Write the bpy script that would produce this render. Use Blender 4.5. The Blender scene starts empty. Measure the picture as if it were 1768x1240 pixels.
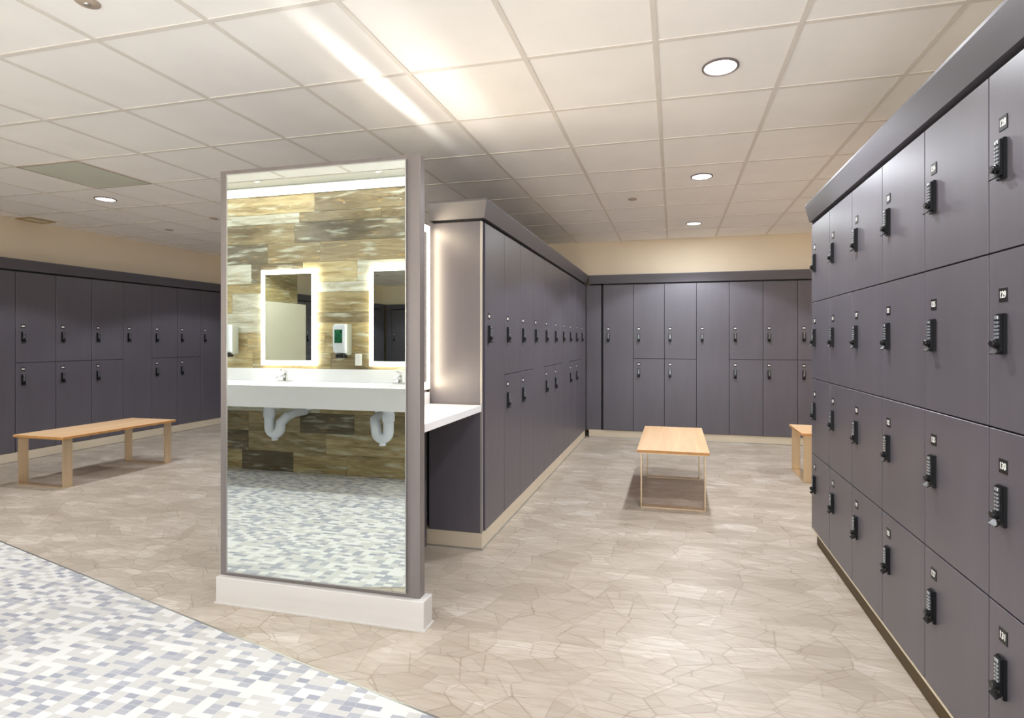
import bpy, bmesh, math, random
from mathutils import Vector, Matrix
R = math.radians
sc = bpy.context.scene
COL = sc.collection

# ---------------------------------------------------------------- camera, world, exposure
CAM_H = 1.32
cd = bpy.data.cameras.new('camera'); cam = bpy.data.objects.new('camera', cd); COL.objects.link(cam)
cam.location = (0, 0, CAM_H); cam.rotation_euler = (R(90), 0, 0.2396)
cd.sensor_width = 36; cd.sensor_fit = 'HORIZONTAL'; cd.lens = 36 * 932.4 / 1768
cd.shift_x = -(935.6 - 884) / 1768; cd.shift_y = -(620 - 588.2) / 1768
cd.clip_start = 0.02; cd.clip_end = 60
sc.camera = cam
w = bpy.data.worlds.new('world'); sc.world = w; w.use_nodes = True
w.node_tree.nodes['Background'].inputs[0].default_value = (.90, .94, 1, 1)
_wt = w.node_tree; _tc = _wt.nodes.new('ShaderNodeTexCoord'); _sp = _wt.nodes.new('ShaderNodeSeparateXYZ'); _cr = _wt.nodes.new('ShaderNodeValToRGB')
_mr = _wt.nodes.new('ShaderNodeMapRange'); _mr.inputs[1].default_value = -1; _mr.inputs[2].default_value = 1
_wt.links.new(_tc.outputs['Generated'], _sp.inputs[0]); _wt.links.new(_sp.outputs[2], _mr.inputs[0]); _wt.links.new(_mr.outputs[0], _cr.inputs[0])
_cr.color_ramp.elements[0].position = .42; _cr.color_ramp.elements[0].color = (1.0, .985, .97, 1)      # lower half brightened: added fill for the ceiling through the open end
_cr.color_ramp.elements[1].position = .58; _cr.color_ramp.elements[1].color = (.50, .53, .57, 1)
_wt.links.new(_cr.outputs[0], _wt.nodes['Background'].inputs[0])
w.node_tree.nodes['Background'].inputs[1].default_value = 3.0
sc.view_settings.view_transform = 'Standard'; sc.view_settings.look = 'None'
sc.view_settings.gamma = 1; sc.view_settings.use_curve_mapping = False
sc.view_settings.exposure = 0.22
sc.cycles.max_bounces = 14; sc.cycles.diffuse_bounces = 8; sc.cycles.glossy_bounces = 8
sc.cycles.sample_clamp_indirect = 6; sc.cycles.use_denoising = True
sc.cycles.caustics_reflective = True

DOWN_W = 63.0         # narrow and wide share of each downlight, watts
WIDE_W = 12.0
LAMP_COL = (.90, .945, 1.0)
ZC = CAM_H + 1.348    # ceiling height
GX, GY, T = .5277, 2.490, .6096   # ceiling grid origin and module

# ---------------------------------------------------------------- helpers
def srgb(r, g, b):
    f = lambda c: ((c / 255 + .055) / 1.055) ** 2.4 if c > 10 else c / 255 / 12.92
    return (f(r), f(g), f(b), 1)

def new_bm(): return bmesh.new()

def box(bm, x0, x1, y0, y1, z0, z1, bev=0, seg=2):
    m = Matrix.Translation(((x0 + x1) / 2, (y0 + y1) / 2, (z0 + z1) / 2)) @ Matrix.Diagonal((abs(x1 - x0), abs(y1 - y0), abs(z1 - z0), 1))
    r = bmesh.ops.create_cube(bm, size=1, matrix=m)
    if bev:
        es = list({e for v in r['verts'] for e in v.link_edges})
        bmesh.ops.bevel(bm, geom=es, offset=bev, segments=seg, affect='EDGES', profile=.5)
    return bm

def prism(bm, pts, axis, a0, a1):
    """extrude 2-D outline pts along axis ('x','y','z') from a0 to a1"""
    def P(p, a):
        return {'x': (a, p[0], p[1]), 'y': (p[0], a, p[1]), 'z': (p[0], p[1], a)}[axis]
    v0 = [bm.verts.new(P(p, a0)) for p in pts]; v1 = [bm.verts.new(P(p, a1)) for p in pts]
    n = len(pts)
    fs = [bm.faces.new(v0), bm.faces.new(v1)]
    for i in range(n):
        fs.append(bm.faces.new((v0[i], v0[(i + 1) % n], v1[(i + 1) % n], v1[i])))
    bmesh.ops.recalc_face_normals(bm, faces=fs)
    return bm

def cyl(bm, c, r, h, axis='z', seg=24, r2=None):
    """cylinder whose centre is c, length h"""
    rot = {'z': Matrix(), 'y': Matrix.Rotation(R(90), 4, 'X'), 'x': Matrix.Rotation(R(90), 4, 'Y')}[axis]
    bmesh.ops.create_cone(bm, cap_ends=True, segments=seg, radius1=r, radius2=r if r2 is None else r2, depth=h, matrix=Matrix.Translation(c) @ rot)
    return bm

def lathe(bm, prof, c=(0, 0, 0), axis='z', seg=40):
    rings = []
    for (r, z) in prof:
        ring = []
        for k in range(seg):
            a = 2 * math.pi * k / seg
            p = (r * math.cos(a), r * math.sin(a), z)
            if axis == 'y': p = (p[0], -p[2], p[1])
            if axis == 'x': p = (p[2], p[0], p[1])
            ring.append(bm.verts.new((c[0] + p[0], c[1] + p[1], c[2] + p[2])))
        rings.append(ring)
    fs = []
    for a, b in zip(rings, rings[1:]):
        for k in range(seg):
            fs.append(bm.faces.new((a[k], a[(k + 1) % seg], b[(k + 1) % seg], b[k])))
    bmesh.ops.recalc_face_normals(bm, faces=fs)
    return bm

def tube(bm, pts, r, seg=14, rs=None):
    pts = [Vector(p) for p in pts]; rings = []
    up0 = None
    for i, p in enumerate(pts):
        d = (pts[min(i + 1, len(pts) - 1)] - pts[max(i - 1, 0)]).normalized()
        if up0 is None: up0 = d.orthogonal().normalized()
        u = (up0 - d * up0.dot(d)).normalized(); up0 = u; v = d.cross(u)
        rr = rs[i] if rs else r
        rings.append([bm.verts.new(p + (u * math.cos(2 * math.pi * k / seg) + v * math.sin(2 * math.pi * k / seg)) * rr) for k in range(seg)])
    fs = []
    for a, b in zip(rings, rings[1:]):
        for k in range(seg): fs.append(bm.faces.new((a[k], a[(k + 1) % seg], b[(k + 1) % seg], b[k])))
    fs.append(bm.faces.new(rings[0])); fs.append(bm.faces.new(rings[-1]))
    bmesh.ops.recalc_face_normals(bm, faces=fs)
    return bm

def mesh_of(bm, name, mat, smooth=False):
    me = bpy.data.meshes.new(name); bm.to_mesh(me); bm.free()
    mats = mat if isinstance(mat, (list, tuple)) else [mat]
    for m in mats: me.materials.append(m)
    if smooth:
        me.polygons.foreach_set('use_smooth', [True] * len(me.polygons))
        me.set_sharp_from_angle(angle=R(35))
    return me

def obj(name, data, parent=None, loc=None, rotz=0):
    o = bpy.data.objects.new(name, data); COL.objects.link(o)
    if parent is not None: o.parent = parent
    if loc is not None: o.location = loc
    if rotz: o.rotation_euler = (0, 0, rotz)
    return o

def mk(name, bm, mat, parent=None, smooth=False):
    return obj(name, mesh_of(bm, name, mat, smooth), parent)

def tag(o, label, cat, group=None, kind=None):
    if label: o['label'] = label
    if cat: o['category'] = cat
    if group: o['group'] = group
    if kind: o['kind'] = kind
    return o

def thing(name, label, cat, loc=(0, 0, 0), rotz=0, group=None):
    o = bpy.data.objects.new(name, None); COL.objects.link(o)
    o.empty_display_size = .1; o.location = loc; o.rotation_euler = (0, 0, rotz)
    return tag(o, label, cat, group)

def struct(name, bm, mat):
    o = mk(name, bm, mat); o['kind'] = 'structure'
    return o

# ---------------------------------------------------------------- materials
def mat_new(name):
    m = bpy.data.materials.new(name); m.use_nodes = True
    nt = m.node_tree; b = nt.nodes['Principled BSDF']
    return m, nt, b
def N(nt, t, **kw):
    n = nt.nodes.new(t)
    for k, v in kw.items(): setattr(n, k, v)
    return n
def ramp(nt, fac, stops, interp='LINEAR'):
    n = N(nt, 'ShaderNodeValToRGB'); cr = n.color_ramp; cr.interpolation = interp
    while len(cr.elements) < len(stops): cr.elements.new(.5)
    for e, (p, c) in zip(cr.elements, stops): e.position = p; e.color = c
    nt.links.new(fac, n.inputs[0]); return n.outputs[0]
def mixc(nt, fac, a, b, mode='MIX'):
    n = N(nt, 'ShaderNodeMix', data_type='RGBA', blend_type=mode)
    for s, v in ((n.inputs[0], fac), (n.inputs[6], a), (n.inputs[7], b)):
        if isinstance(v, (int, float)): s.default_value = v
        elif isinstance(v, tuple): s.default_value = v
        else: nt.links.new(v, s)
    return n.outputs[2]
def math_n(nt, op, a, b=None):
    n = N(nt, 'ShaderNodeMath', operation=op)
    for s, v in ((n.inputs[0], a), (n.inputs[1], b)):
        if v is None: continue
        if isinstance(v, (int, float)): s.default_value = v
        else: nt.links.new(v, s)
    return n.outputs[0]
def mapped(nt, scale=(1, 1, 1), src='Object', loc=(0, 0, 0), rot=(0, 0, 0)):
    tc = N(nt, 'ShaderNodeTexCoord'); mp = N(nt, 'ShaderNodeMapping')
    mp.inputs['Scale'].default_value = scale; mp.inputs['Location'].default_value = loc; mp.inputs['Rotation'].default_value = rot
    nt.links.new(tc.outputs[src], mp.inputs[0]); return mp.outputs[0]
def noise(nt, vec, scale=5, detail=3, rough=.5, dist=0):
    n = N(nt, 'ShaderNodeTexNoise'); n.inputs['Scale'].default_value = scale; n.inputs['Detail'].default_value = detail
    n.inputs['Roughness'].default_value = rough; n.inputs['Distortion'].default_value = dist
    nt.links.new(vec, n.inputs['Vector']); return n.outputs[0]
def bump(nt, b, h, strength=.1, dist=.002):
    n = N(nt, 'ShaderNodeBump'); n.inputs['Strength'].default_value = strength; n.inputs['Distance'].default_value = dist
    nt.links.new(h, n.inputs['Height']); nt.links.new(n.outputs[0], b.inputs['Normal'])

def simple(name, col, rough=.5, metal=0, vary=.04, vscale=8, stretch=(1, 1, 1), spec=.5, bmp=0, coat=0):
    m, nt, b = mat_new(name)
    v = mapped(nt, stretch); f = noise(nt, v, vscale, 4)
    c0 = tuple(c * (1 - vary) for c in col[:3]) + (1,); c1 = tuple(min(1, c * (1 + vary)) for c in col[:3]) + (1,)
    nt.links.new(ramp(nt, f, [(.3, c0), (.7, c1)]), b.inputs['Base Color'])
    b.inputs['Roughness'].default_value = rough; b.inputs['Metallic'].default_value = metal
    b.inputs['Specular IOR Level'].default_value = spec; b.inputs['Coat Weight'].default_value = coat
    if bmp: bump(nt, b, f, bmp)
    return m

def emis(name, col, strength):
    m, nt, b = mat_new(name)
    b.inputs['Base Color'].default_value = (.8, .8, .8, 1); b.inputs['Roughness'].default_value = .4
    b.inputs['Emission Color'].default_value = tuple(col) + (1,); b.inputs['Emission Strength'].default_value = strength
    return m

M = {}
M['locker'] = simple('charcoal_laminate', srgb(87, 83, 91), .38, vary=.06, vscale=14, stretch=(1, 1, .08), bmp=.02, spec=.85)
M['locker_dark'] = simple('carcass_gap_shade', srgb(34, 32, 34), .6)  # carcass darkened so the gaps between doors carry painted shade
M['crown'] = simple('crown_laminate', srgb(86, 83, 89), .40, spec=.8, vary=.05, vscale=9, stretch=(.2, .2, 1))
M['plinth'] = simple('cream_plinth', srgb(205, 192, 170), .5, vary=.05, vscale=6, stretch=(.3, .3, 1))
M['plinth_white'] = simple('white_plinth', srgb(206, 202, 198), .45, vary=.03, vscale=5, stretch=(.3, 1, 4))
M['wall'] = simple('beige_paint', srgb(234, 220, 196), .8, vary=.02, vscale=3)
M['ceil'] = simple('ceiling_tile', srgb(248, 245, 242), .9, vary=.025, vscale=3, bmp=.05)
M['tbar'] = simple('ceiling_grid_paint', srgb(226, 220, 213), .6, vary=.02)
M['frame'] = simple('brushed_grey_frame', srgb(128, 120, 118), .38, metal=.35, vary=.06, vscale=30, stretch=(1, 1, .05))
M['steel'] = simple('silver_trim', srgb(190, 190, 188), .3, metal=.9)
M['toe_shade'] = simple('toe_kick_shade', srgb(84, 68, 40), .6)  # brown stands in for the shaded floor strip under the right bank
M['edge_metal'] = simple('edge_metal', srgb(168, 164, 160), .35, metal=.5)
M['chrome'] = simple('chrome', srgb(215, 215, 215), .12, metal=1, vary=.01)
M['bench_metal'] = simple('champagne_metal', srgb(228, 206, 174), .33, metal=.8, vary=.05, vscale=60, stretch=(1, 1, .05))
M['counter'] = simple('white_solid_surface', srgb(236, 236, 238), .22, vary=.01, vscale=4)
M['porcelain'] = simple('white_basin', srgb(235, 235, 235), .12, vary=.005)
M['pvc'] = simple('white_pvc', srgb(222, 228, 236), .35, vary=.02)
M['lock_black'] = simple('lock_black', srgb(16, 16, 18), .32, vary=.1)
M['lock_metal'] = simple('lock_buttons', srgb(190, 196, 202), .25, metal=.7)
M['plate_black'] = simple('plate_black', srgb(14, 14, 15), .4)
M['digit'] = simple('plate_white', srgb(232, 230, 225), .5, vary=.01)
M['disp_white'] = simple('dispenser_grey_white', srgb(210, 216, 222), .35)
M['disp_grey'] = simple('dispenser_side_grey', srgb(150, 150, 138), .4)
M['disp_window'] = simple('dispenser_window_green', srgb(38, 92, 62), .15, vary=.5, vscale=26)
M['outlet'] = simple('outlet_plastic', srgb(235, 235, 230), .4, vary=.01)
M['lens_grey'] = simple('unlit_lens', srgb(216, 220, 206), .35, vary=.03, vscale=5)
M['vent_tan'] = simple('vent_tan', srgb(188, 158, 104), .5)
M['sprinkler'] = simple('sprinkler_plate', srgb(176, 160, 146), .5)
M['cream_panel'] = simple('cream_partition', srgb(214, 206, 186), .4, vary=.02)
M['lamp'] = emis('downlight_diffuser', (1, .99, .97), 9)
M['glow_warm'] = emis('warm_mirror_border', (1, .85, .60), 19.0)
M['glow'] = emis('mirror_light_border', (1, .95, .82), 13.0)
M['cove'] = emis('cove_diffuser', (1, .98, .95), 3.6)
# mirror glass
m, nt, b = mat_new('mirror_glass'); v = mapped(nt); f = noise(nt, v, 1.5, 2)
nt.links.new(ramp(nt, f, [(0, (.83, .885, .84, 1)), (1, (.86, .905, .865, 1))]), b.inputs['Base Color'])
b.inputs['Metallic'].default_value = 1; b.inputs['Roughness'].default_value = 0.0
M['mirror'] = m

# oak bench top
def wood(name, c0, c1, c2, axis_scale):
    m, nt, b = mat_new(name)
    v = mapped(nt, axis_scale); f = noise(nt, v, 7, 6, .6, .6)
    col = ramp(nt, f, [(.3, c0), (.5, c1), (.72, c2)])
    # staves
    tc = N(nt, 'ShaderNodeTexCoord'); sp = N(nt, 'ShaderNodeSeparateXYZ'); nt.links.new(tc.outputs['Object'], sp.inputs[0])
    a = 0 if axis_scale[0] > axis_scale[1] else 1
    st = math_n(nt, 'FLOOR', math_n(nt, 'MULTIPLY', sp.outputs[a], 11))
    wn = N(nt, 'ShaderNodeTexWhiteNoise', noise_dimensions='1D'); nt.links.new(st, wn.inputs['W'])
    k = math_n(nt, 'MULTIPLY_ADD', wn.outputs[0], .14)
    k.node.inputs[2].default_value = .93
    cm = N(nt, 'ShaderNodeCombineXYZ')
    for i in range(3): nt.links.new(k, cm.inputs[i])
    nt.links.new(mixc(nt, 1.0, col, cm.outputs[0], 'MULTIPLY'), b.inputs['Base Color'])
    b.inputs['Roughness'].default_value = .42
    bump(nt, b, f, .04)
    return m
M['oak'] = wood('oak_laminate', srgb(206, 164, 120), srgb(220, 182, 140), srgb(232, 200, 160), (1, .07, 1))
M['oak_edge'] = simple('oak_edge_band', srgb(196, 142, 84), .45, vary=.1, vscale=20)

# weathered plank wall (per-plank colour attribute + grain)
m, nt, b = mat_new('weathered_planks')
at = N(nt, 'ShaderNodeAttribute', attribute_name='plank'); sp = N(nt, 'ShaderNodeSeparateColor'); nt.links.new(at.outputs['Color'], sp.inputs[0])
tc = N(nt, 'ShaderNodeTexCoord'); off = N(nt, 'ShaderNodeVectorMath', operation='MULTIPLY_ADD')
cmb = N(nt, 'ShaderNodeCombineXYZ'); 
for i in range(3): nt.links.new(sp.outputs[i], cmb.inputs[i])
nt.links.new(cmb.outputs[0], off.inputs[0]); off.inputs[1].default_value = (40, 40, 40); nt.links.new(tc.outputs['Object'], off.inputs[2])
mp = N(nt, 'ShaderNodeMapping'); mp.inputs['Scale'].default_value = (.7, .7, 4.5); nt.links.new(off.outputs[0], mp.inputs[0])
g1 = noise(nt, mp.outputs[0], 3.2, 8, .62, 1.0)
mp2 = N(nt, 'ShaderNodeMapping'); mp2.inputs['Scale'].default_value = (1.3, 1.3, 9); nt.links.new(off.outputs[0], mp2.inputs[0])
g2 = noise(nt, mp2.outputs[0], 2.5, 3, .5)
base = ramp(nt, sp.outputs[0], [(0, srgb(104, 94, 74)), (.14, srgb(136, 122, 92)), (.3, srgb(160, 145, 108)), (.55, srgb(178, 161, 118)), (.78, srgb(190, 174, 132)), (.9, srgb(208, 208, 192))], 'CONSTANT')
dark = mixc(nt, 1.0, base, srgb(186, 176, 158), 'MULTIPLY')
c = mixc(nt, ramp(nt, g1, [(.36, (1, 1, 1, 1)), (.62, (0, 0, 0, 1))]), base, dark)
c = mixc(nt, ramp(nt, g2, [(.56, (0, 0, 0, 1)), (.7, (.55, .55, .55, 1))]), c, srgb(206, 208, 190))
c = mixc(nt, ramp(nt, noise(nt, mp2.outputs[0], 3.7, 3), [(.62, (0, 0, 0, 1)), (.72, (.45, .45, .45, 1))]), c, srgb(204, 160, 96))
nt.links.new(c, b.inputs['Base Color']); b.inputs['Roughness'].default_value = .5
bump(nt, b, g1, .1)
M['plank'] = m

# tan floor: fractured shards
m, nt, b = mat_new('fractured_vinyl')
def shards(scale, rot, stretch, seed):
    v = mapped(nt, stretch, 'Object', (seed, seed * .7, 0), (0, 0, rot))
    vo = N(nt, 'ShaderNodeTexVoronoi', voronoi_dimensions='2D', feature='F1'); vo.inputs['Scale'].default_value = scale; nt.links.new(v, vo.inputs['Vector'])
    ve = N(nt, 'ShaderNodeTexVoronoi', voronoi_dimensions='2D', feature='DISTANCE_TO_EDGE'); ve.inputs['Scale'].default_value = scale; nt.links.new(v, ve.inputs['Vector'])
    se = N(nt, 'ShaderNodeSeparateColor'); nt.links.new(vo.outputs['Color'], se.inputs[0])
    return se.outputs[0], ve.outputs['Distance']
a1, e1 = shards(5.8, R(8), (.75, 1.2, 1), 3)
a2, e2 = shards(6.3, R(57), (.7, 1.25, 1), 11)
a3, e3 = shards(9.5, R(-28), (.42, 1.55, 1), 23)
fac = math_n(nt, 'ADD', math_n(nt, 'MULTIPLY', a1, .36), math_n(nt, 'ADD', math_n(nt, 'MULTIPLY', a2, .34), math_n(nt, 'MULTIPLY', a3, .30)))
c = ramp(nt, fac, [(.18, srgb(166, 154, 141)), (.48, srgb(182, 171, 158)), (.68, srgb(191, 180, 168)), (.82, srgb(205, 196, 186))])
gr = noise(nt, mapped(nt, (.9, 6, 1)), 7, 6, .62, .8)
c = mixc(nt, ramp(nt, gr, [(.36, (.6, .6, .6, 1)), (.62, (0, 0, 0, 1))]), c, srgb(164, 149, 131))
lm = noise(nt, mapped(nt, (1, 1, 1)), 3.5, 3, .6)
for e_, wd, st in ((e1, .010, .60), (e2, .009, .52), (e3, .013, .36)):
    ln = ramp(nt, e_, [(0, (st, st, st, 1)), (wd, (st * .6, st * .6, st * .6, 1)), (wd * 2.6, (0, 0, 0, 1))])
    ln = mixc(nt, 1.0, ln, ramp(nt, lm, [(.38, (.25, .25, .25, 1)), (.62, (1, 1, 1, 1))]), 'MULTIPLY')
    c = mixc(nt, ln, c, srgb(126, 107, 86))
nt.links.new(c, b.inputs['Base Color']); b.inputs['Roughness'].default_value = .42; b.inputs['Specular IOR Level'].default_value = .4
M['floor'] = m

# mosaic floor 2in x 1in
m, nt, b = mat_new('mosaic_tile')
tc = N(nt, 'ShaderNodeTexCoord'); sp = N(nt, 'ShaderNodeSeparateXYZ'); nt.links.new(tc.outputs['Object'], sp.inputs[0])
u = math_n(nt, 'MULTIPLY', sp.outputs[0], 1 / .0508); v_ = math_n(nt, 'MULTIPLY', sp.outputs[1], 1 / .0254)
cm = N(nt, 'ShaderNodeCombineXYZ'); nt.links.new(math_n(nt, 'FLOOR', u), cm.inputs[0]); nt.links.new(math_n(nt, 'FLOOR', v_), cm.inputs[1])
wn = N(nt, 'ShaderNodeTexWhiteNoise', noise_dimensions='2D'); nt.links.new(cm.outputs[0], wn.inputs['Vector'])
c = ramp(nt, wn.outputs[0], [(0, srgb(212, 211, 209)), (.33, srgb(192, 190, 187)), (.68, srgb(164, 165, 173)), (.86, srgb(150, 152, 163))], 'CONSTANT')
def edge(co, wd):
    fr = math_n(nt, 'FRACT', co); d = math_n(nt, 'MINIMUM', fr, math_n(nt, 'SUBTRACT', 1.0, fr))
    return math_n(nt, 'LESS_THAN', d, wd)
g = math_n(nt, 'MAXIMUM', edge(u, .022), edge(v_, .045))
c = mixc(nt, math_n(nt, 'MULTIPLY', g, .55), c, srgb(206, 203, 198))
nt.links.new(c, b.inputs['Base Color']); b.inputs['Roughness'].default_value = .5
M['mosaic'] = m

# ---------------------------------------------------------------- room shell
XL, XR, YF, YB = -7.42, 3.6, -1.2, 7.80
def bx(x0, x1, y0, y1, z0, z1, bev=0): return box(new_bm(), x0, x1, y0, y1, z0, z1, bev)
# floor: the boundary between vinyl and mosaic runs at an angle
sl = (1.75 - 2.61) / (-.794 + 4.314)
by = lambda x: 2.61 + sl * (x + 4.314)
struct('floor', prism(new_bm(), [(XL, by(XL)), (XR, by(XR)), (XR, YB), (XL, YB)], 'z', -.05, 0), M['floor'])
struct('floor', prism(new_bm(), [(XL, YF), (XR, YF), (XR, by(XR) - .008), (XL, by(XL) - .008)], 'z', -.05, 0), M['mosaic'])
struct('trim_1', prism(new_bm(), [(XL, by(XL) - .008), (XR, by(XR) - .008), (XR, by(XR)), (XL, by(XL))], 'z', -.05, .0012), M['steel'])
struct('wall_left', bx(XL - .1, XL, YF, YB, 0, ZC + .004), M['wall'])
struct('wall_back', bx(XL, XR, YB, YB + .1, 0, ZC + .004), M['wall'])
struct('wall_right', bx(XR, XR + .1, 3.756, YB, 0, ZC + .004), M['wall'])
# wall standing behind the right locker bank, with its free end
struct('wall_right', bx(1.3, XR, YF, 3.756, 0, ZC + .003), M['wall'])
# bulkheads over the recessed banks
struct('wall_left', bx(XL, -7.06, 3.5, YB, 2.215, ZC + .003), M['wall'])
struct('wall_back', bx(-7.06, XR, 7.37, YB, 2.215, ZC + .003), M['wall'])
# ceiling tiles and grid
TX0, TX1, TY0, TY1, TZ = -6.2, -1.98, -.145, GY - 3 * T, 2.80      # raised tray over the washbasins
for a_ in ((XL, XR, TY1, YB), (XL, XR, YF, -.25), (XL, TX0, -.25, TY1), (TX1, XR, -.25, TY1)):
    struct('ceiling', bx(*a_, ZC + .003, ZC + .06), M['ceil'])
g = bx(TX0, TX1, -.25, TY1, TZ, TZ + .04)
box(g, TX0, TX1, TY1, TY1 + .012, ZC + .0605, TZ + .04); box(g, TX0 - .012, TX0, TY0, TY1, ZC + .0605, TZ + .04); box(g, TX1, TX1 + .012, TY0, TY1, ZC + .0605, TZ + .04)
struct('ceiling', g, M['outlet'])
g = new_bm(); hw = .012
def bar(x0, x1, y0, y1, dz):
    box(g, x0, x1, y0, y1, ZC - dz, ZC + .0035)
k0 = math.ceil((XL + .05 - GX) / T); k1 = math.floor((XR - .05 - GX) / T)
for k in range(k0, k1 + 1):
    x = GX + k * T
    if TX0 - .02 < x < TX1 + .02: bar(x - hw, x + hw, YF, TY0, .001); bar(x - hw, x + hw, TY1 + hw, YB, .001)
    else: bar(x - hw, x + hw, YF, YB, .001)
k0 = math.ceil((YF + .05 - GY) / T); k1 = math.floor((YB - .05 - GY) / T)
for k in range(k0, k1 + 1):
    y = GY + k * T
    if TY0 < y < TY1 - .05: bar(XL, TX0, y - hw, y + hw, .0006); bar(TX1, XR, y - hw, y + hw, .0006)
    else: bar(XL, XR, y - hw, y + hw, .0006)
struct('ceiling', g, M['tbar'])

# plank-clad walls: every plank in the wall's own mesh, a colour attribute gives each its tone
def plank_mesh(name, length, z0, z1, seed, along='x'):
    """planks on plane y=0 facing +Y (local), x from 0 to length"""
    rnd = random.Random(seed); bm = new_bm(); cols = []
    z = z0
    def row(za, zb):
        x = -rnd.uniform(.1, .9)
        while x < length:
            L = rnd.choice([.61, .91, 1.22]); a, c_ = max(0, x), min(length, x + L)
            if c_ - a > .01:
                n0 = len(bm.faces)
                box(bm, a + .0012, c_ - .0012, -.012, rnd.uniform(-.0012, .0), za + .0012, zb - .0012)
                bm.faces.ensure_lookup_table()
                col = (rnd.random(), rnd.random(), rnd.random(), 1)
                cols.extend([col] * (len(bm.faces) - n0))
            x += L
    while z < z1 - .01:
        h = rnd.choice([.10, .20, .20]) if z1 - z > .2 else z1 - z
        row(z, min(z + h, z1)); z += h
    n0 = len(bm.faces); box(bm, 0, length, -.014, -.006, z0, z1); cols.extend([(.2, .5, .5, 1)] * (len(bm.faces) - n0))
    me = mesh_of(bm, name, M['plank'])
    ca = me.color_attributes.new('plank', 'FLOAT_COLOR', 'CORNER')
    for p in me.polygons:
        for li in p.loop_indices: ca.data[li].color = cols[p.index]
    return me
VY = -.145; VX0, VX1 = -6.2, -1.98
o = obj('wall_front', plank_mesh('wall_front', VX1 - VX0, 0, TZ, 7), None, (VX0, VY, 0)); o['kind'] = 'structure'
struct('wall_front', bx(VX0, VX1, VY - .16, VY - .0145, 0, TZ), M['wall'])
o = obj('wall_left', plank_mesh('wall_left', 1.65, 0, ZC, 31), None, (-5.80, 2.66, 0), R(-90)); o['kind'] = 'structure'
struct('wall_left', bx(-5.92, -5.8145, 1.01, 2.66, 0, ZC + .002), M['wall'])
o = obj('wall_left', plank_mesh('wall_left', 3.49 - YF, 0, ZC, 19), None, (-7.10, 3.49, 0), R(-90)); o['kind'] = 'structure'
struct('wall_left', bx(XL, -7.1145, YF, 3.49, 0, ZC + .002), M['wall'])

# ---------------------------------------------------------------- lockers
LW = .406
cache = {}
def lock_parts():
    # origin on door face at lock centre; outward = -y
    h = new_bm()
    prism(h, [(-.018, -.056), (.018, -.056), (.018, .056), (-.018, .056)], 'y', 0, -.010)
    prism(h, [(-.0155, -.044), (.0155, -.044), (.0155, .053), (-.0155, .053)], 'y', -.010, -.016)
    bmesh.ops.bevel(h, geom=[e for e in h.edges], offset=.0016, segments=2, affect='EDGES')
    kp = new_bm()
    box(kp, -.0085, .0085, -.0185, -.016, .040, .050, .001)
    for r_ in range(5):
        for c_ in (-1, 1):
            cyl(kp, (c_ * .0050, -.0172, .031 - r_ * .0102), .0037, .003, 'y', 12)
    kn = new_bm()
    lathe(kn, [(0, -.016), (.0125, -.016), (.0125, -.021), (.0105, -.022), (.0105, -.027), (.009, -.029), (0, -.029)], (-.004, 0, -.026), 'y', 20)
    for v in kn.verts: v.co.y = -abs(v.co.y)
    box(kn, -.0175, .0095, -.0285, -.022, -.0292, -.0228, .001)
    pl = new_bm()
    prism(pl, [(-.010, -.043), (-.027, -.056), (-.029, -.053), (-.015, -.040)], 'x', -.0165, .0165)
    return (mesh_of(h, 'lock_housing', M['lock_black'], True), mesh_of(kp, 'keypad', M['lock_metal'], True),
            mesh_of(kn, 'knob', M['lock_black'], True), mesh_of(pl, 'pull_lip', M['lock_black']))
LOCK = lock_parts()
PLATE = mesh_of(box(new_bm(), -.019, .019, -.002, 0, -.0195, .0195, .0006), 'number_plate', M['plate_black'])
PRIM = new_bm(); box(PRIM, -.014, .014, -.0026, -.002, -.008, .008); BLANK = mesh_of(PRIM, 'marking', M['digit'])
dg = bpy.context
def digits_mesh(txt):
    cu = bpy.data.curves.new('digits', 'FONT'); cu.body = txt; cu.size = .026; cu.align_x = 'CENTER'; cu.align_y = 'CENTER'; cu.extrude = .0004; cu.offset = .0006
    to = bpy.data.objects.new('digits', cu); COL.objects.link(to)
    bpy.context.view_layer.update()
    me = bpy.data.meshes.new_from_object(to.evaluated_get(bpy.context.evaluated_depsgraph_get()))
    bpy.data.objects.remove(to)
    me.transform(Matrix.Translation((0, -.0024, 0)) @ Matrix.Rotation(R(90), 4, 'X') @ Matrix.Diagonal((.78, 1, 1, 1))); me.name = 'digits'
    me.materials.clear(); me.materials.append(M['digit']); return me

def slab(w_, z0, z1):
    k = ('d', round(w_, 3), z0, z1)
    if k not in cache:
        b_ = new_bm(); box(b_, -w_ / 2 + .0025, w_ / 2 - .0025, 0, .018, z0 + .0025, z1 - .0025, .0012, 1)
        cache[k] = mesh_of(b_, 'door', M['locker'])
    return cache[k]
def carcass(w_, z0, z1, dp):
    k = ('c', round(w_, 3), z0, z1, dp)
    if k not in cache:
        b_ = new_bm(); t = .012; a, c_ = -w_ / 2 + .0006, w_ / 2 - .0006; z0_, z1_ = z0 + .0006, z1 - .0006
        box(b_, a, a + t, .0195, dp, z0_, z1_); box(b_, c_ - t, c_, .0195, dp, z0_, z1_)
        box(b_, a + t, c_ - t, .0195, dp, z0_, z0_ + t); box(b_, a + t, c_ - t, .0195, dp, z1_ - t, z1_)
        box(b_, a + t, c_ - t, dp - .008, dp, z0_ + t, z1_ - t)
        cache[k] = mesh_of(b_, 'carcass', M['locker_dark'])
    return cache[k]
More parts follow.
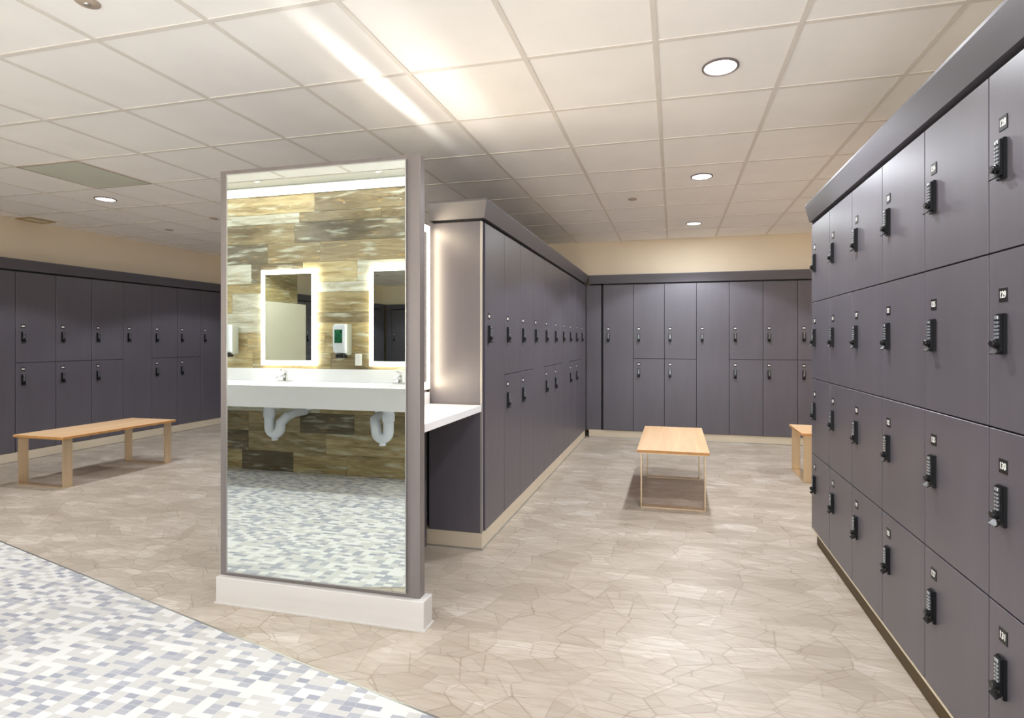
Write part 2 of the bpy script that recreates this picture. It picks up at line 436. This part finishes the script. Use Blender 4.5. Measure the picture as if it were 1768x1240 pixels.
def locker(loc, rotz, w_, z0, z1, lockz, platez, label, group, number=None, dp=.40, open_lip=False):
    t = thing('locker', label, 'locker', (loc[0], loc[1], z0), rotz, group)
    obj('carcass', carcass(w_, 0, round(z1 - z0, 3), dp), t)
    obj('door', slab(w_, 0, round(z1 - z0, 3)), t)
    lx = -w_ / 2 + .072
    lk = obj('combination_lock', LOCK[0], t, (lx, 0, lockz - z0))
    obj('keypad', LOCK[1], lk); obj('knob', LOCK[2], lk)
    p = obj('pull_lip', LOCK[3], lk)
    pl = obj('number_plate', PLATE, t, (lx, 0, platez - z0))
    if number: obj('digits', digits_mesh(number), pl)
    else: obj('marking', BLANK, pl)
    return t
Z0, ZM, Z1 = .105, 1.077, 2.075
def column(loc, rotz, w_, kind, where, group, dp=.40):
    if kind == 'S':
        locker(loc, rotz, w_, Z0, Z1, 1.362, 1.478, 'full-height charcoal locker, ' + where, group, dp=dp)
    else:
        locker(loc, rotz, w_, ZM, Z1, 1.362, 1.478, 'upper charcoal locker, ' + where, group, dp=dp)
        locker(loc, rotz, w_, Z0, ZM, .890, 1.006, 'lower charcoal locker, ' + where, group, dp=dp)
ORD = ['first', 'second', 'third', 'fourth', 'fifth', 'sixth', 'seventh', 'eighth', 'ninth', 'tenth', 'eleventh', 'twelfth']

# central bank, faces the aisle (+x)
CX = -1.17
for i, k in enumerate('SDDSDDSDDS'):
    y = 3.262 + LW * (i + .5)
    column((CX, y, 0), R(90), LW, k, '%s from the mirror end of the central bank' % ORD[i] if i else 'nearest the white counter in the central bank', 'lockers of the central bank')
# back wall bank between the central bank and the right
for i, k in enumerate('SDDSDDDS'):
    x = -.934 + .407 * (i + .5)
    column((x, 7.33, 0), 0, .407, k, '%s from the left on the back wall' % ORD[i], 'lockers on the back wall')
# back wall, far left area behind the central bank (seen in the mirrors)
for i, k in enumerate('SDDSDDSDDSD'):
    x = -6.93 + .16 + .407 * (i + .5)
    column((x, 7.33, 0), 0, .407, k, '%s from the left corner on the back wall beyond the mirror' % ORD[i], 'lockers on the back wall beyond the mirror')
# left wall bank
LY = [3.545, 3.944, 4.342, 4.740, 5.137, 5.530, 5.924, 6.318, 6.712, 7.106]
for i, k in enumerate('DSDDDSDDS'):
    y0, y1 = LY[i], LY[i + 1]
    column((-6.95, (y0 + y1) / 2, 0), R(90), round(y1 - y0, 3), k, '%s from the near end of the left wall' % ORD[i], 'lockers along the left wall')
# right bank, four tiers, faces the aisle (-x)
RX = .875
tiers = [(1.567, 2.075, 1.816, 1.915), (1.075, 1.567, 1.338, 1.445), (.588, 1.075, .868, .976), (.105, .588, .400, .512)]
rown = ['top', 'second', 'third', 'bottom']
for i in range(7):
    y = 3.837 - LW * (i + .5) - .003
    for r_, (a, c_, lz, pz) in enumerate(tiers):
        n = 108 + 4 * i + r_
        locker((RX, y, 0), R(-90), LW, a, c_, lz, pz,
               ('grey box locker numbered %d, %s row of the right bank' % (n, rown[r_])) if n >= 124 else 'small grey box locker, %s row, %s column from far end of right bank' % (rown[r_], ORD[i]),
               'four-tier lockers of the right bank', str(n), dp=.41)

# crowns, plinths, fillers and end panels
def crown_profile(bm, x0, x1, depth_back=.40):
    """along local x, front toward -y"""
    prism(bm, [(-.012, 2.092), (depth_back, 2.092), (depth_back, 2.207), (-.040, 2.207), (-.040, 2.196)], 'x', x0, x1)
SUR = [None]
def surround(label, loc):
    SUR[0] = thing('locker_surround', label, 'locker surround', loc)
def run(name, label, cat, bm, mat, loc, rotz):
    o = mk(name, bm, mat, SUR[0]); L = SUR[0].location
    o.location = (loc[0] - L.x, loc[1] - L.y, loc[2] - L.z); o.rotation_euler = (0, 0, rotz); return o
def gap_strip(bm, x0, x1, d=.39): box(bm, x0, x1, .02, d, 2.0755, 2.0915)
# right bank
surround('charcoal fascia, toe-kick and end panel framing the right-hand box lockers', (RX, 3.837, 0))
TOPW = 7 * LW
g = new_bm(); crown_profile(g, -.014, TOPW + .01, .42)
run('locker_crown', 'long charcoal fascia capping the right-hand box lockers', 'fascia', g, M['crown'], (RX, 3.837, 0), R(-90))
g = new_bm(); gap_strip(g, 0, TOPW); run('top_panel', 'black shadow-gap panel under the fascia of the right-hand box lockers', 'panel', g, M['locker_dark'], (RX, 3.837, 0), R(-90))
g = new_bm(); box(g, .01, TOPW, .028, .41, 0, .092); run('locker_plinth', 'toe-kick with its shade painted dark brown under the right-hand box lockers', 'plinth', g, M['toe_shade'], (RX, 3.837, 0), R(-90))
g = new_bm(); box(g, 0, TOPW, .001, .41, .0925, .1035, .001); run('base_board', 'thin cream edge strip below the right-hand box lockers', 'panel', g, M['plinth'], (RX, 3.837, 0), R(-90))
g = new_bm(); box(g, -.0125, -.0005, .001, .42, .0925, 2.0915, .001); run('end_panel', 'charcoal end panel closing the far end of the right-hand bank', 'panel', g, M['locker'], (RX, 3.837, 0), R(-90))

# central bank (aisle side, x = CX) and its rear half facing the left room
CL = 10 * LW
surround('charcoal fascia and cream plinth framing the central bank behind the tall mirror', (CX, 3.25, 0))
BX = -2.20                       # rear face of the back-to-back block
g = new_bm()
yE = 3.245
# crown mitred round the end: outline swept in two runs
def crown_block(bm, x0, x1, y0, y1):
    """crown round three sides: bottom outline small, top outline flared"""
    lo = [(x0 - .0, y0 - .0), (x1 + .012, y0 - .0), (x1 + .012, y1), (x0 - .0, y1)]
    hi = [(x0 + .012, y0 - .030), (x1 + .040, y0 - .030), (x1 + .040, y1), (x0 + .012, y1)]
    a = [bm.verts.new((p[0], p[1], 2.092)) for p in lo]; b_ = [bm.verts.new((p[0], p[1], 2.196)) for p in hi]; c_ = [bm.verts.new((p[0], p[1], 2.207)) for p in hi]
    fs = [bm.faces.new(a), bm.faces.new(c_)]
    for p, q in ((a, b_), (b_, c_)):
        for i in range(4): fs.append(bm.faces.new((p[i], p[(i + 1) % 4], q[(i + 1) % 4], q[i])))
    bmesh.ops.recalc_face_normals(bm, faces=fs)
crown_block(g, -1.535, CX, yE - .034, 7.286)
run('locker_crown', 'charcoal fascia capping the central locker bank behind the tall mirror', 'fascia', g, M['crown'], (0, 0, 0), 0)
g = new_bm(); box(g, -1.50, CX - .022, yE + .004, 7.28, 2.0755, 2.0915)
run('top_panel', 'black shadow-gap panel under the fascia of the central bank', 'panel', g, M['locker_dark'], (0, 0, 0), 0)
g = new_bm(); box(g, -1.535, -1.186, yE - .030, yE - .0105, .105, 2.074, .001); run('end_panel', '', '', g, M['locker'], (0, 0, 0), 0)
g = new_bm(); box(g, -1.1855, -1.173, yE - .032, yE - .0155, .105, 2.074, .001); tag(run('edge_strip', '', '', g, M['edge_metal'], (0, 0, 0), 0), 'pale metal edge strip', None)
g = new_bm(); box(g, -1.70, CX - .005, yE - .030, 7.28, 0, .1035)
run('locker_plinth', 'cream plinth under the central locker bank', 'plinth', g, M['plinth'], (0, 0, 0), 0)
g = new_bm(); box(g, -1.60, CX + .001, yE - .036, yE - .031, 0, .010); box(g, CX - .0045, CX + .001, yE - .0305, 7.28, 0, .010)
run('plinth_strip', 'silver strip at the foot of the central bank plinth', 'trim', g, M['steel'], (0, 0, 0), 0)
# rear half of the block: plain cabinet backs facing the left room
surround('plain charcoal cabinet block closing the rear of the central bank', (-1.95, 3.25, 0))
g = new_bm(); box(g, BX, -1.71, yE - .01, 7.28, 0, 2.15); run('cabinet_back', 'plain charcoal cabinet block behind the central locker bank', 'cabinet', g, M['locker'], (0, 0, 0), 0)

# back wall bank
surround('charcoal fascia and cream plinth framing the back wall lockers', (-1.13, 7.33, 0))
BY = 7.33; BL = -.934 + .407 * 8
g = new_bm(); crown_profile(g, 0, BL + 1.126, .40); run('locker_crown', 'charcoal fascia over the lockers on the back wall', 'fascia', g, M['crown'], (-1.126, BY, 0), 0)
g = new_bm(); gap_strip(g, 0, BL + .93); run('top_panel', 'black shadow-gap panel under the back wall fascia', 'panel', g, M['locker_dark'], (-.93, BY, 0), 0)
g = new_bm(); box(g, 0, BL + 1.13, .012, .40, 0, .1035); run('locker_plinth', 'cream plinth under the lockers on the back wall', 'plinth', g, M['plinth'], (-1.13, BY, 0), 0)
g = new_bm(); box(g, 0, BL + 1.13, .006, .0115, 0, .012); run('plinth_strip', 'silver strip at the foot of the back wall plinth', 'trim', g, M['steel'], (-1.13, BY, 0), 0)
g = new_bm(); box(g, -1.165, -.962, BY + .014, BY + .032, .105, 2.074, .001); run('filler_panel', 'narrow charcoal filler between the central bank and the back wall lockers', 'panel', g, M['locker'], (0, 0, 0), 0)
g = new_bm(); box(g, -.960, -.936, BY + .040, BY + .055, .105, 2.074); run('filler_panel', 'black recessed slot beside the first back wall locker', 'panel', g, M['locker_dark'], (0, 0, 0), 0)
# back wall, area beyond the mirror
surround('charcoal fascia and plinth framing the back wall lockers beyond the mirror', (-6.93, 7.33, 0))
g = new_bm(); crown_profile(g, 0, 4.66, .40); run('locker_crown', 'charcoal fascia over the back wall lockers beyond the mirror', 'fascia', g, M['crown'], (-6.90, BY, 0), 0)
g = new_bm(); box(g, 0, 4.70, .012, .40, 0, .1035); run('locker_plinth', 'cream plinth under the back wall lockers beyond the mirror', 'plinth', g, M['plinth'], (-6.93, BY, 0), 0)
g = new_bm(); box(g, -6.925, -6.775, BY + .01, BY + .03, .105, 2.074); run('filler_panel', 'narrow charcoal filler in the far left corner', 'panel', g, M['locker'], (0, 0, 0), 0)

# left wall bank
surround('charcoal fascia and cream plinth framing the left wall lockers', (-6.95, 3.50, 0))
g = new_bm(); crown_profile(g, 0, 3.80, .40); run('locker_crown', 'charcoal fascia over the lockers along the left wall', 'fascia', g, M['crown'], (-6.95, 3.50, 0), R(90))
g = new_bm(); gap_strip(g, 0, 3.56); run('top_panel', 'black shadow-gap panel under the left wall fascia', 'panel', g, M['locker_dark'], (-6.95, 3.545, 0), R(90))
g = new_bm(); box(g, 0, 3.80, .004, .40, 0, .1035); run('locker_plinth', 'cream plinth under the lockers along the left wall', 'plinth', g, M['plinth'], (-6.95, 3.50, 0), R(90))
g = new_bm(); box(g, 0, 3.79, -.002, .0035, 0, .008); run('plinth_strip', 'silver strip at the foot of the left wall plinth', 'trim', g, M['steel'], (-6.95, 3.50, 0), R(90))
g = new_bm(); box(g, 0, .19, .010, .028, .105, 2.074); run('filler_panel', 'narrow charcoal filler at the far end of the left wall lockers', 'panel', g, M['locker'], (-6.95, 7.11, 0), R(90))
g = new_bm(); box(g, 0, .018, .0, .12, .105, 2.09); run('end_panel', 'charcoal end panel at the near end of the left wall lockers', 'panel', g, M['locker'], (-6.95, 3.522, 0), R(90))

# ---------------------------------------------------------------- benches
def bench(label, loc, rotz, L=1.23, W=.57, H=.46, ins=(.02, .15)):
    t = thing('locker_bench', label, 'bench', loc, rotz, 'oak topped locker room benches')
    g = new_bm(); box(g, -W / 2, W / 2, -L / 2, L / 2, H - .022, H, .0015)
    me = mesh_of(g, 'bench_top', [M['oak'], M['oak_edge']])
    for p in me.polygons:
        if abs(p.normal.z) < .6: p.material_index = 1
    obj('bench_top', me, t)
    ys = (-L / 2 + ins[0] + .04, L / 2 - ins[1] - .04)
    for y in ys:
        for s in (-1, 1):
            g = new_bm(); xo = s * (W / 2 - .028); xi = s * (W / 2 - .028 - .010)
            box(g, min(xo, xi), max(xo, xi), y - .04, y + .04, 0, H - .0225, .001); mk('leg', g, M['bench_metal'], t)
        g = new_bm(); e = W / 2 - .0385
        box(g, -e, e, y - .04, y + .04, 0, .010, .001); mk('foot_bar', g, M['bench_metal'], t)
        g = new_bm(); box(g, -e, e, y - .04, y + .04, H - .0315, H - .0225); mk('top_bar', g, M['bench_metal'], t)
    return t
bench('oak topped bench with thin metal legs alone in the aisle between the lockers', (-.008, 4.925, 0), 0, L=1.22, W=.55)
bench('oak topped bench with flat metal legs in front of the left wall lockers', (-5.565, 4.205, 0), 0, L=1.12, W=.60, ins=(.02, .03))
bench('oak topped bench half hidden behind the far end of the right lockers', (1.15 + .615, 5.71, 0), R(-90), ins=(.02, .02))

# ---------------------------------------------------------------- tall mirror panel
t = thing('standing_mirror', 'tall full-length mirror in a grey frame standing on a white plinth', 'mirror', (-1.675, 2.30, 0))
g = new_bm(); X0, X1 = -2.235, -1.132; ox, oy = -1.675, 2.30
box(g, X0 - ox, X1 - ox, 2.275 - oy, 2.325 - oy, .133, 2.178, .003)
mk('frame', g, M['frame'], t)
g = new_bm(); box(g, -2.180 - ox, -1.200 - ox, 2.262 - oy, 2.2745 - oy, .160, 2.150); mk('mirror_glass', g, M['mirror'], t)
g = new_bm()
for a, b_, c_, d_ in ((-2.185, -2.1805, .155, 2.155), (-1.1995, -1.195, .155, 2.155), (-2.1805, -1.1995, .155, .1595), (-2.1805, -1.1995, 2.1505, 2.155)):
    box(g, a - ox, b_ - ox, 2.261 - oy, 2.2745 - oy, c_, d_)
tag(mk('mirror_channel', g, M['steel'], t), 'thin silver channel around the glass', None)
g = new_bm(); box(g, -2.238 - ox, -1.100 - ox, 2.250 - oy, 2.338 - oy, 0, .1325, .003)
box(g, -2.245 - ox, -1.093 - ox, 2.243 - oy, 2.345 - oy, 0, .006)
tag(mk('plinth', g, M['plinth_white'], t), 'white plinth', None)

# stub wall behind the mirror panel with its own vanity
o = struct('wall_centre', bx(-1.82, -1.542, 2.347, 3.195, 0, 2.06), M['locker'])
t = thing('vanity_counter', 'white counter slab running back from the tall mirror to the central lockers', 'counter', (-1.34, 2.785, 0))
g = new_bm(); box(g, -.200, .168, -.440, .420, .873, .915, .004); mk('slab', g, M['counter'], t)
g = new_bm(); box(g, -.200, -.185, -.44, .42, .9155, .99, .002); mk('backsplash', g, M['counter'], t)
g = new_bm(); box(g, -.200, -.17, -.43, .41, .80, .8725); mk('bracket', g, M['locker_dark'], t)

def lit_mirror(name, label, loc, rotz, W, z0, z1, bw=.045, group=None, glow='glow'):
    """backlit vanity mirror hung on a wall; local -y faces the room"""
    t = thing(name, label, 'mirror', loc, rotz, group)
    g = new_bm(); box(g, -W / 2 - bw * .5, W / 2 + bw * .5, -.022, 0, z0 - bw * .5, z1 + bw * .5); mk('back_box', g, M['outlet'], t)
    g = new_bm()
    for a, b_, c_, d_ in ((-W / 2 - bw, -W / 2, z0 - bw, z1 + bw), (W / 2, W / 2 + bw, z0 - bw, z1 + bw), (-W / 2, W / 2, z0 - bw, z0), (-W / 2, W / 2, z1, z1 + bw)):
        box(g, a, b_, -.034, -.0225, c_, d_)
    tag(mk('light_border', g, M[glow], t), 'glowing frosted border', None)
    g = new_bm(); box(g, -W / 2 + .0005, W / 2 - .0005, -.035, -.0225, z0 + .0005, z1 - .0005); mk('mirror_glass', g, M['mirror'], t)
    return t
lit_mirror('vanity_mirror', 'backlit mirror seen edge-on behind the tall mirror above the white counter', (-1.541, 2.81, 0), R(90), .62, 1.06, 2.00, glow='glow_warm')

# ---------------------------------------------------------------- long vanity reflected in the tall mirror
CY = .405
t = thing('washbasin_counter', 'long white washbasin counter on the plank wall, seen in the tall mirror', 'counter', (-3.2, VY, 0))
cx0, cx1 = -5.3 + 3.2, -2.05 + 3.2
yb, yf = .003, CY - VY
sinks = [-4.98, -3.73, -2.48]
# slab with oval openings: built from a grid of quads around each ellipse
def counter_top(bm):
    z = .915
    def ring(cx, cy, rx, ry, n=32): return [(cx + rx * math.cos(2 * math.pi * k / n), cy + ry * math.sin(2 * math.pi * k / n)) for k in range(n)]
    xs = [cx0]
    for s in sinks: xs += [s + 3.2 - .30, s + 3.2 + .30]
    xs.append(cx1)
    xs = [max(cx0, x) for x in xs]
    for i in range(0, len(xs), 2):
        if xs[i + 1] - xs[i] > .001: bm.faces.new([bm.verts.new(p) for p in ((xs[i], yb, z), (xs[i + 1], yb, z), (xs[i + 1], yf, z), (xs[i], yf, z))])
    for s in sinks:
        cx, cy, n = s + 3.2, yb + .30, 32
        inner = ring(cx, cy, .215, .155)
        outer = []
        for (px, py) in inner:
            dx, dy = px - cx, py - cy
            k = min((.30 / abs(dx)) if abs(dx) > 1e-6 else 1e9, ((yf - cy) / dy if dy > 1e-6 else (yb - cy) / dy if dy < -1e-6 else 1e9))
            outer.append((cx + dx * k, cy + dy * k))
        vi = [bm.verts.new((p[0], p[1], z)) for p in inner]; vo = [bm.verts.new((p[0], p[1], z)) for p in outer]
        for k in range(n):
            bm.faces.new((vi[k], vi[(k + 1) % n], vo[(k + 1) % n], vo[k]))
        # corner fillers
        for sx in (-1, 1):
            for (yy) in (yb, yf):
                best = sorted(range(n), key=lambda k: (outer[k][0] - (cx + sx * .30)) ** 2 + (outer[k][1] - yy) ** 2)[:2]
                cpt = bm.verts.new((cx + sx * .30, yy, z)); a, b_ = best
                if (Vector(outer[a]) - Vector(outer[b_])).length > 1e-4 and (Vector(outer[a]) - Vector((cx + sx * .30, yy))).length > 1e-4:
                    bm.faces.new((vo[a], vo[b_], cpt))
        # bowl
        prev = vi
        for q in range(1, 9):
            f = q / 8; rr = math.cos(f * math.pi / 2) ** .6 if q < 8 else .08
            cur = [bm.verts.new((cx + (p[0] - cx) * rr, cy + (p[1] - cy) * rr, z - .125 * math.sin(f * math.pi / 2))) for p in inner]
            for k in range(n): bm.faces.new((prev[k], prev[(k + 1) % n], cur[(k + 1) % n], cur[k]))
            prev = cur
        bm.faces.new(prev)
    bmesh.ops.recalc_face_normals(bm, faces=bm.faces[:])
    up = [f for f in bm.faces if abs(f.normal.z) > .9 and f.calc_center_median().z > z - .001 and f.normal.z < 0]
    if up: bmesh.ops.reverse_faces(bm, faces=up)
g = new_bm(); counter_top(g); mk('worktop', g, M['counter'], t, True)
g = new_bm(); box(g, cx0, cx1, yf - .02, yf, .720, .9145, .002)
for x in (cx0, cx1 - .02): box(g, x, x + .02, yb, yf - .0205, .720, .9145)
mk('apron', g, M['counter'], t)
g = new_bm(); box(g, cx0, cx1, yb, yb + .016, .9155, 1.040, .002); mk('backsplash', g, M['counter'], t)
for s in sinks:
    # faucet: base, spout, lever
    f = thing('faucet', {-3.73: 'chrome lever faucet on the washbasin left of the mirror image centre', -2.48: 'chrome lever faucet at the right edge of the mirror image', -4.98: 'chrome lever faucet on the farthest washbasin outside the mirror image'}[s], 'faucet', (s, VY + .085, .9155), 0, 'faucets on the washbasin counter')
    g = new_bm(); box(g, -.075, .075, -.024, .024, 0, .012, .004); lathe(g, [(.024, .010), (.021, .03), (.019, .06), (.018, .075), (.0, .078)]); mk('base', g, M['chrome'], f, True)
    g = new_bm(); tube(g, [(0, .0, .045), (0, .03, .062), (0, .07, .068), (0, .105, .060), (0, .118, .044)], .012, rs=[.015, .014, .012, .011, .010]); mk('spout', g, M['chrome'], f, True)
    g = new_bm(); tube(g, [(0, 0, .078), (0, -.002, .092), (0, .012, .104), (0, .06, .118)], .009, rs=[.016, .014, .009, .007]); mk('lever', g, M['chrome'], f, True)
    # drain pipes
    p = thing('drain_pipe', {-3.73: 'white drain trap under the left washbasin in the mirror image', -2.48: 'white drain trap under the right washbasin in the mirror image', -4.98: 'white drain trap under the farthest washbasin'}[s], 'pipe', (s, VY + .30, 0), 0, 'drain traps under the washbasin counter')
    q = -1 if s == -2.48 else 1
    g = new_bm(); lathe(g, [(0, .785), (.050, .785), (.050, .66), (.054, .66), (.054, .60), (.046, .59), (.042, .55)], seg=24)
    mk('tailpiece', g, M['pvc'], p, True)
    g = new_bm(); pts = [(0, 0, .60), (.0, 0, .50)] + [(q * (.060 - .060 * math.cos(a)), 0, .50 - .060 * math.sin(a)) for a in [math.pi * k / 8 for k in range(1, 9)]] + [(q * .125, 0, .545), (q * .16, -.04, .60), (q * .175, -.12, .62), (q * .175, -.285, .62)]
    tube(g, pts, .036, rs=[.046, .046] + [.046] * 8 + [.046, .044, .040, .038]); cyl(g, (q * .06, 0, .395), .030, .035)
    mk('trap', g, M['pvc'], p, True)
    for dx in (.25 * q, -.12 * q):
        g = new_bm(); cyl(g, (dx, -.275, .665), .026, .03, 'y', 18); lathe(g, [(.0, .640), (.030, .640), (.034, .66), (.030, .69), (.012, .70), (.010, .76)], (dx, -.245, 0), seg=18); mk('supply_valve', g, M['pvc'], p, True)
for mx, lab in ((-3.740, 'glowing vanity mirror with a lit border, left one in the tall mirror image'), (-2.520, 'glowing vanity mirror with a lit border, cut by the right edge of the tall mirror'), (-5.02, 'glowing vanity mirror farthest along the plank wall, outside the tall mirror image')):
    lit_mirror('vanity_mirror', lab, (mx, VY + .001, 0), R(180), .54, 1.120, 1.985, .045, 'backlit mirrors above the washbasin counter')
for dx, lab in ((-3.105, 'grey soap dispenser with green window between the two glowing mirrors'), (-4.42, 'grey soap dispenser with green window at the left edge of the tall mirror')):
    s = thing('soap_dispenser', lab, 'soap dispenser', (dx, VY + .001, 1.18), 0, 'soap dispensers on the plank wall')
    g = new_bm(); box(g, -.066, .066, 0, .085, .0, .30, .012, 3); tag(mk('housing', g, M['disp_grey'], s, True), 'grey side housing', None)
    g = new_bm(); prism(g, [(.080, .012), (.118, .03), (.130, .09), (.130, .27), (.118, .295), (.080, .302)], 'x', -.064, .064); bmesh.ops.bevel(g, geom=g.edges[:], offset=.006, segments=2, affect='EDGES')
    mk('cover', g, M['disp_white'], s, True)
    g = new_bm(); box(g, -.042, .042, .130, .1325, .118, .245, .002); mk('window', g, M['disp_window'], s)
    g = new_bm(); box(g, -.045, .045, .05, .112, -.028, .010, .006); mk('nozzle', g, M['lock_black'], s)
o = thing('wall_outlet', 'white wall outlet below and beside the soap dispenser', 'outlet', (-2.970, VY + .001, 1.135))
g = new_bm(); box(g, -.036, .036, 0, .006, -.058, .058, .003); mk('cover_plate', g, M['outlet'], o)
g = new_bm()
for z in (-.021, .021): box(g, -.016, .016, .006, .009, z - .014, z + .014, .002)
mk('socket', g, M['porcelain'], o)

# partition seen inside the left vanity mirror
t = thing('toilet_partition', 'cream partition panel in front of the plank wall, reflected in the left vanity mirror', 'partition', (-5.6, 1.9, 0), R(90))
g = new_bm(); box(g, -.75, .70, 0, .025, .16, 1.88, .002); mk('panel', g, M['cream_panel'], t)
g = new_bm()
for x in (-.6, .6): box(g, x - .02, x + .02, .005, .02, 0, .16)
mk('foot', g, M['steel'], t)

# ---------------------------------------------------------------- ceiling fittings and lamps
def downlight(x, y, label, k=1.0, z=ZC, kw=None):
    t = thing('downlight', label, 'ceiling light', (x, y, z), 0, 'round recessed ceiling downlights')
    g = new_bm(); lathe(g, [(.076, .003), (.076, -.003), (.079, -.006), (.088, -.004), (.088, .003)], seg=48)
    tag(mk('trim_ring', g, M['sprinkler'] if False else M['frame'], t, True), 'thin dark ring', None)
    g = new_bm(); lathe(g, [(.0, -.0035), (.060, -.0030), (.0755, -.0005), (.0755, .002)], seg=48); mk('diffuser', g, M['lamp'], t, True)
    ld = bpy.data.lights.new('lamp', 'SPOT'); ld.energy = DOWN_W * k; ld.color = LAMP_COL; ld.spot_size = R(127); ld.spot_blend = .15; ld.shadow_soft_size = .055
    lo = obj('lamp', ld, t, (0, 0, -.062))
    la = bpy.data.lights.new('lamp', 'AREA'); la.shape = 'DISK'; la.size = .15; la.energy = WIDE_W * (k if kw is None else kw); la.color = LAMP_COL
    obj('lamp', la, t, (0, 0, -.008))
    return t
for y, lab in ((2.795, 'nearest round downlight in the aisle ceiling, dark rim clearly visible'), (4.624, 'middle round downlight of the aisle row'), (6.453, 'farthest round downlight, close to the back wall'), (.966, 'round downlight overhead by the camera, outside the picture'), (-.863, 'round downlight behind the camera')):
    downlight(GX - T / 2, y, lab, {2.795: .78, 4.624: 1.1, 6.453: 1.15}.get(y, .25))
for x, y, lab in ((-5.263, 4.014, 'round downlight at the left, above the left bench'), (-5.263, 6.453, 'round downlight hidden behind the tall mirror, far left room'),
                  (-3.434, 5.233, 'round downlight hidden behind the tall mirror, between the banks'), (-5.263, 1.576, 'round downlight over the mosaic floor at the left'),
                  (-.386, -.25, 'round downlight over the passage beside the washbasin wall'), (2.661, 5.843, 'round downlight beyond the right lockers')):
    downlight(x, y, lab, .95 if x < -3 else .25 if y < 0 else .8, kw=.35 if x < -3 else None)

for x, lab in ((-2.50, 'nearest'), (-3.75, 'middle'), (-5.0, 'farthest')):
    downlight(x, .36, lab + ' of the round downlights directly over the washbasin counter', .5, z=TZ)
# linear wall-washer along the plank wall
t = thing('linear_light', 'bright linear light strip on the ceiling along the plank wall', 'ceiling light', (-3.98, VY, TZ))
g = new_bm(); box(g, -1.95, 1.95, .004, .27, -.012, -.002); mk('housing', g, M['outlet'], t)
g = new_bm(); box(g, -1.93, 1.93, .02, .25, -.016, -.0125); mk('diffuser', g, M['cove'], t)
# added slotted up-lights, unseen on the stub wall behind the mirror: deep narrow baffles shape long streaks on the ceiling
def uplight(label, x, tilt, slot, deep, power, ln=.52):
    t = thing('added_streak_light', label, 'light', (x, 2.625, 2.061), 0); hs = slot / 2
    h = new_bm(); box(h, -hs - .003, -hs, -ln / 2, ln / 2, .004, deep); box(h, hs, hs + .003, -ln / 2, ln / 2, .004, deep); box(h, -hs - .003, hs + .003, -ln / 2, ln / 2, 0, .0035)
    me = mesh_of(h, 'baffle_housing', M['lock_black']); me.transform(Matrix.Rotation(tilt, 4, 'Y')); obj('baffle_housing', me, t, (0, 0, .03))
    st = new_bm(); box(st, -.03, .03, -.24, -.20, 0, .030); box(st, -.03, .03, .20, .24, 0, .030); mk('stand', st, M['lock_black'], t)
    ld = bpy.data.lights.new('lamp', 'AREA'); ld.shape = 'RECTANGLE'; ld.size = slot * .7; ld.size_y = ln - .02; ld.energy = power; ld.color = (1, .96, .9)
    lo = obj('lamp', ld, t, (.008 * math.sin(tilt), 0, .03 + .008 * math.cos(tilt))); lo.rotation_euler = (R(180), 0, 0)
    lo.rotation_euler = (Matrix.Rotation(tilt, 3, 'Y') @ Matrix.Rotation(R(180), 3, 'X')).to_euler()
uplight('unseen narrow slotted uplight added behind the tall mirror for a ceiling streak', -1.575, R(7), .012, .078, 4.2)
uplight('unseen tilted slotted uplight added behind the tall mirror for the second streak', -1.66, R(41), .016, .060, 3.0)
uplight('unseen wide slotted uplight added behind the tall mirror for a soft ceiling glow', -1.75, R(12), .06, .030, .25)

# unlit lens, small ceiling fittings
t = thing('ceiling_panel', 'unlit grey-green lens panel in the ceiling at the far left', 'ceiling panel', (GX - 8.5 * T, GY + 1.5 * T, ZC))
e = T / 2 - .012
g = new_bm(); box(g, -e, e, -e, e, -.003, .002); mk('lens', g, M['lens_grey'], t)
g = new_bm()
for a, b_, c_, d_ in ((-e - .012, -e, -e - .012, e + .012), (e, e + .012, -e - .012, e + .012), (-e, e, -e - .012, -e), (-e, e, e, e + .012)): box(g, a, b_, c_, d_, -.005, .002)
mk('frame', g, M['sprinkler'], t)
for x, y, lab in ((-.383, 5.205, 'small round sprinkler cover in the aisle ceiling left of the downlights'), (-5.968, 5.31, 'small round sprinkler cover in the ceiling right of the left downlight'), (-4.93, 4.93, 'small round sprinkler cover at the left edge of the tall mirror'), (-2.27, 1.66, 'small round sprinkler cover at the top edge of the picture')):
    t = thing('sprinkler_cover', lab, 'sprinkler', (x, y, ZC), 0, 'sprinkler covers in the ceiling')
    g = new_bm(); lathe(g, [(0, -.008), (.036, -.007), (.042, -.003), (.042, .002)], seg=28); mk('cover_plate', g, M['sprinkler'], t, True)
    g = new_bm(); lathe(g, [(0, -.013), (.010, -.012), (.012, -.008)], seg=16); mk('centre_boss', g, M['steel'], t, True)
t = thing('ceiling_vent', 'small tan framed vent where the ceiling meets the left wall', 'vent', (-6.94, 4.53, ZC))
g = new_bm()
for a, b_, c_, d_ in ((-.11, -.085, -.13, .13), (.085, .11, -.13, .13), (-.085, .085, -.13, -.105), (-.085, .085, .105, .13)): box(g, a, b_, c_, d_, -.008, -.0005)
mk('frame', g, M['vent_tan'], t)
g = new_bm()
for k in range(7): box(g, -.085, .085, -.10 + k * .03, -.085 + k * .03, -.005, -.001)
mk('slats', g, M['cream_panel'], t)
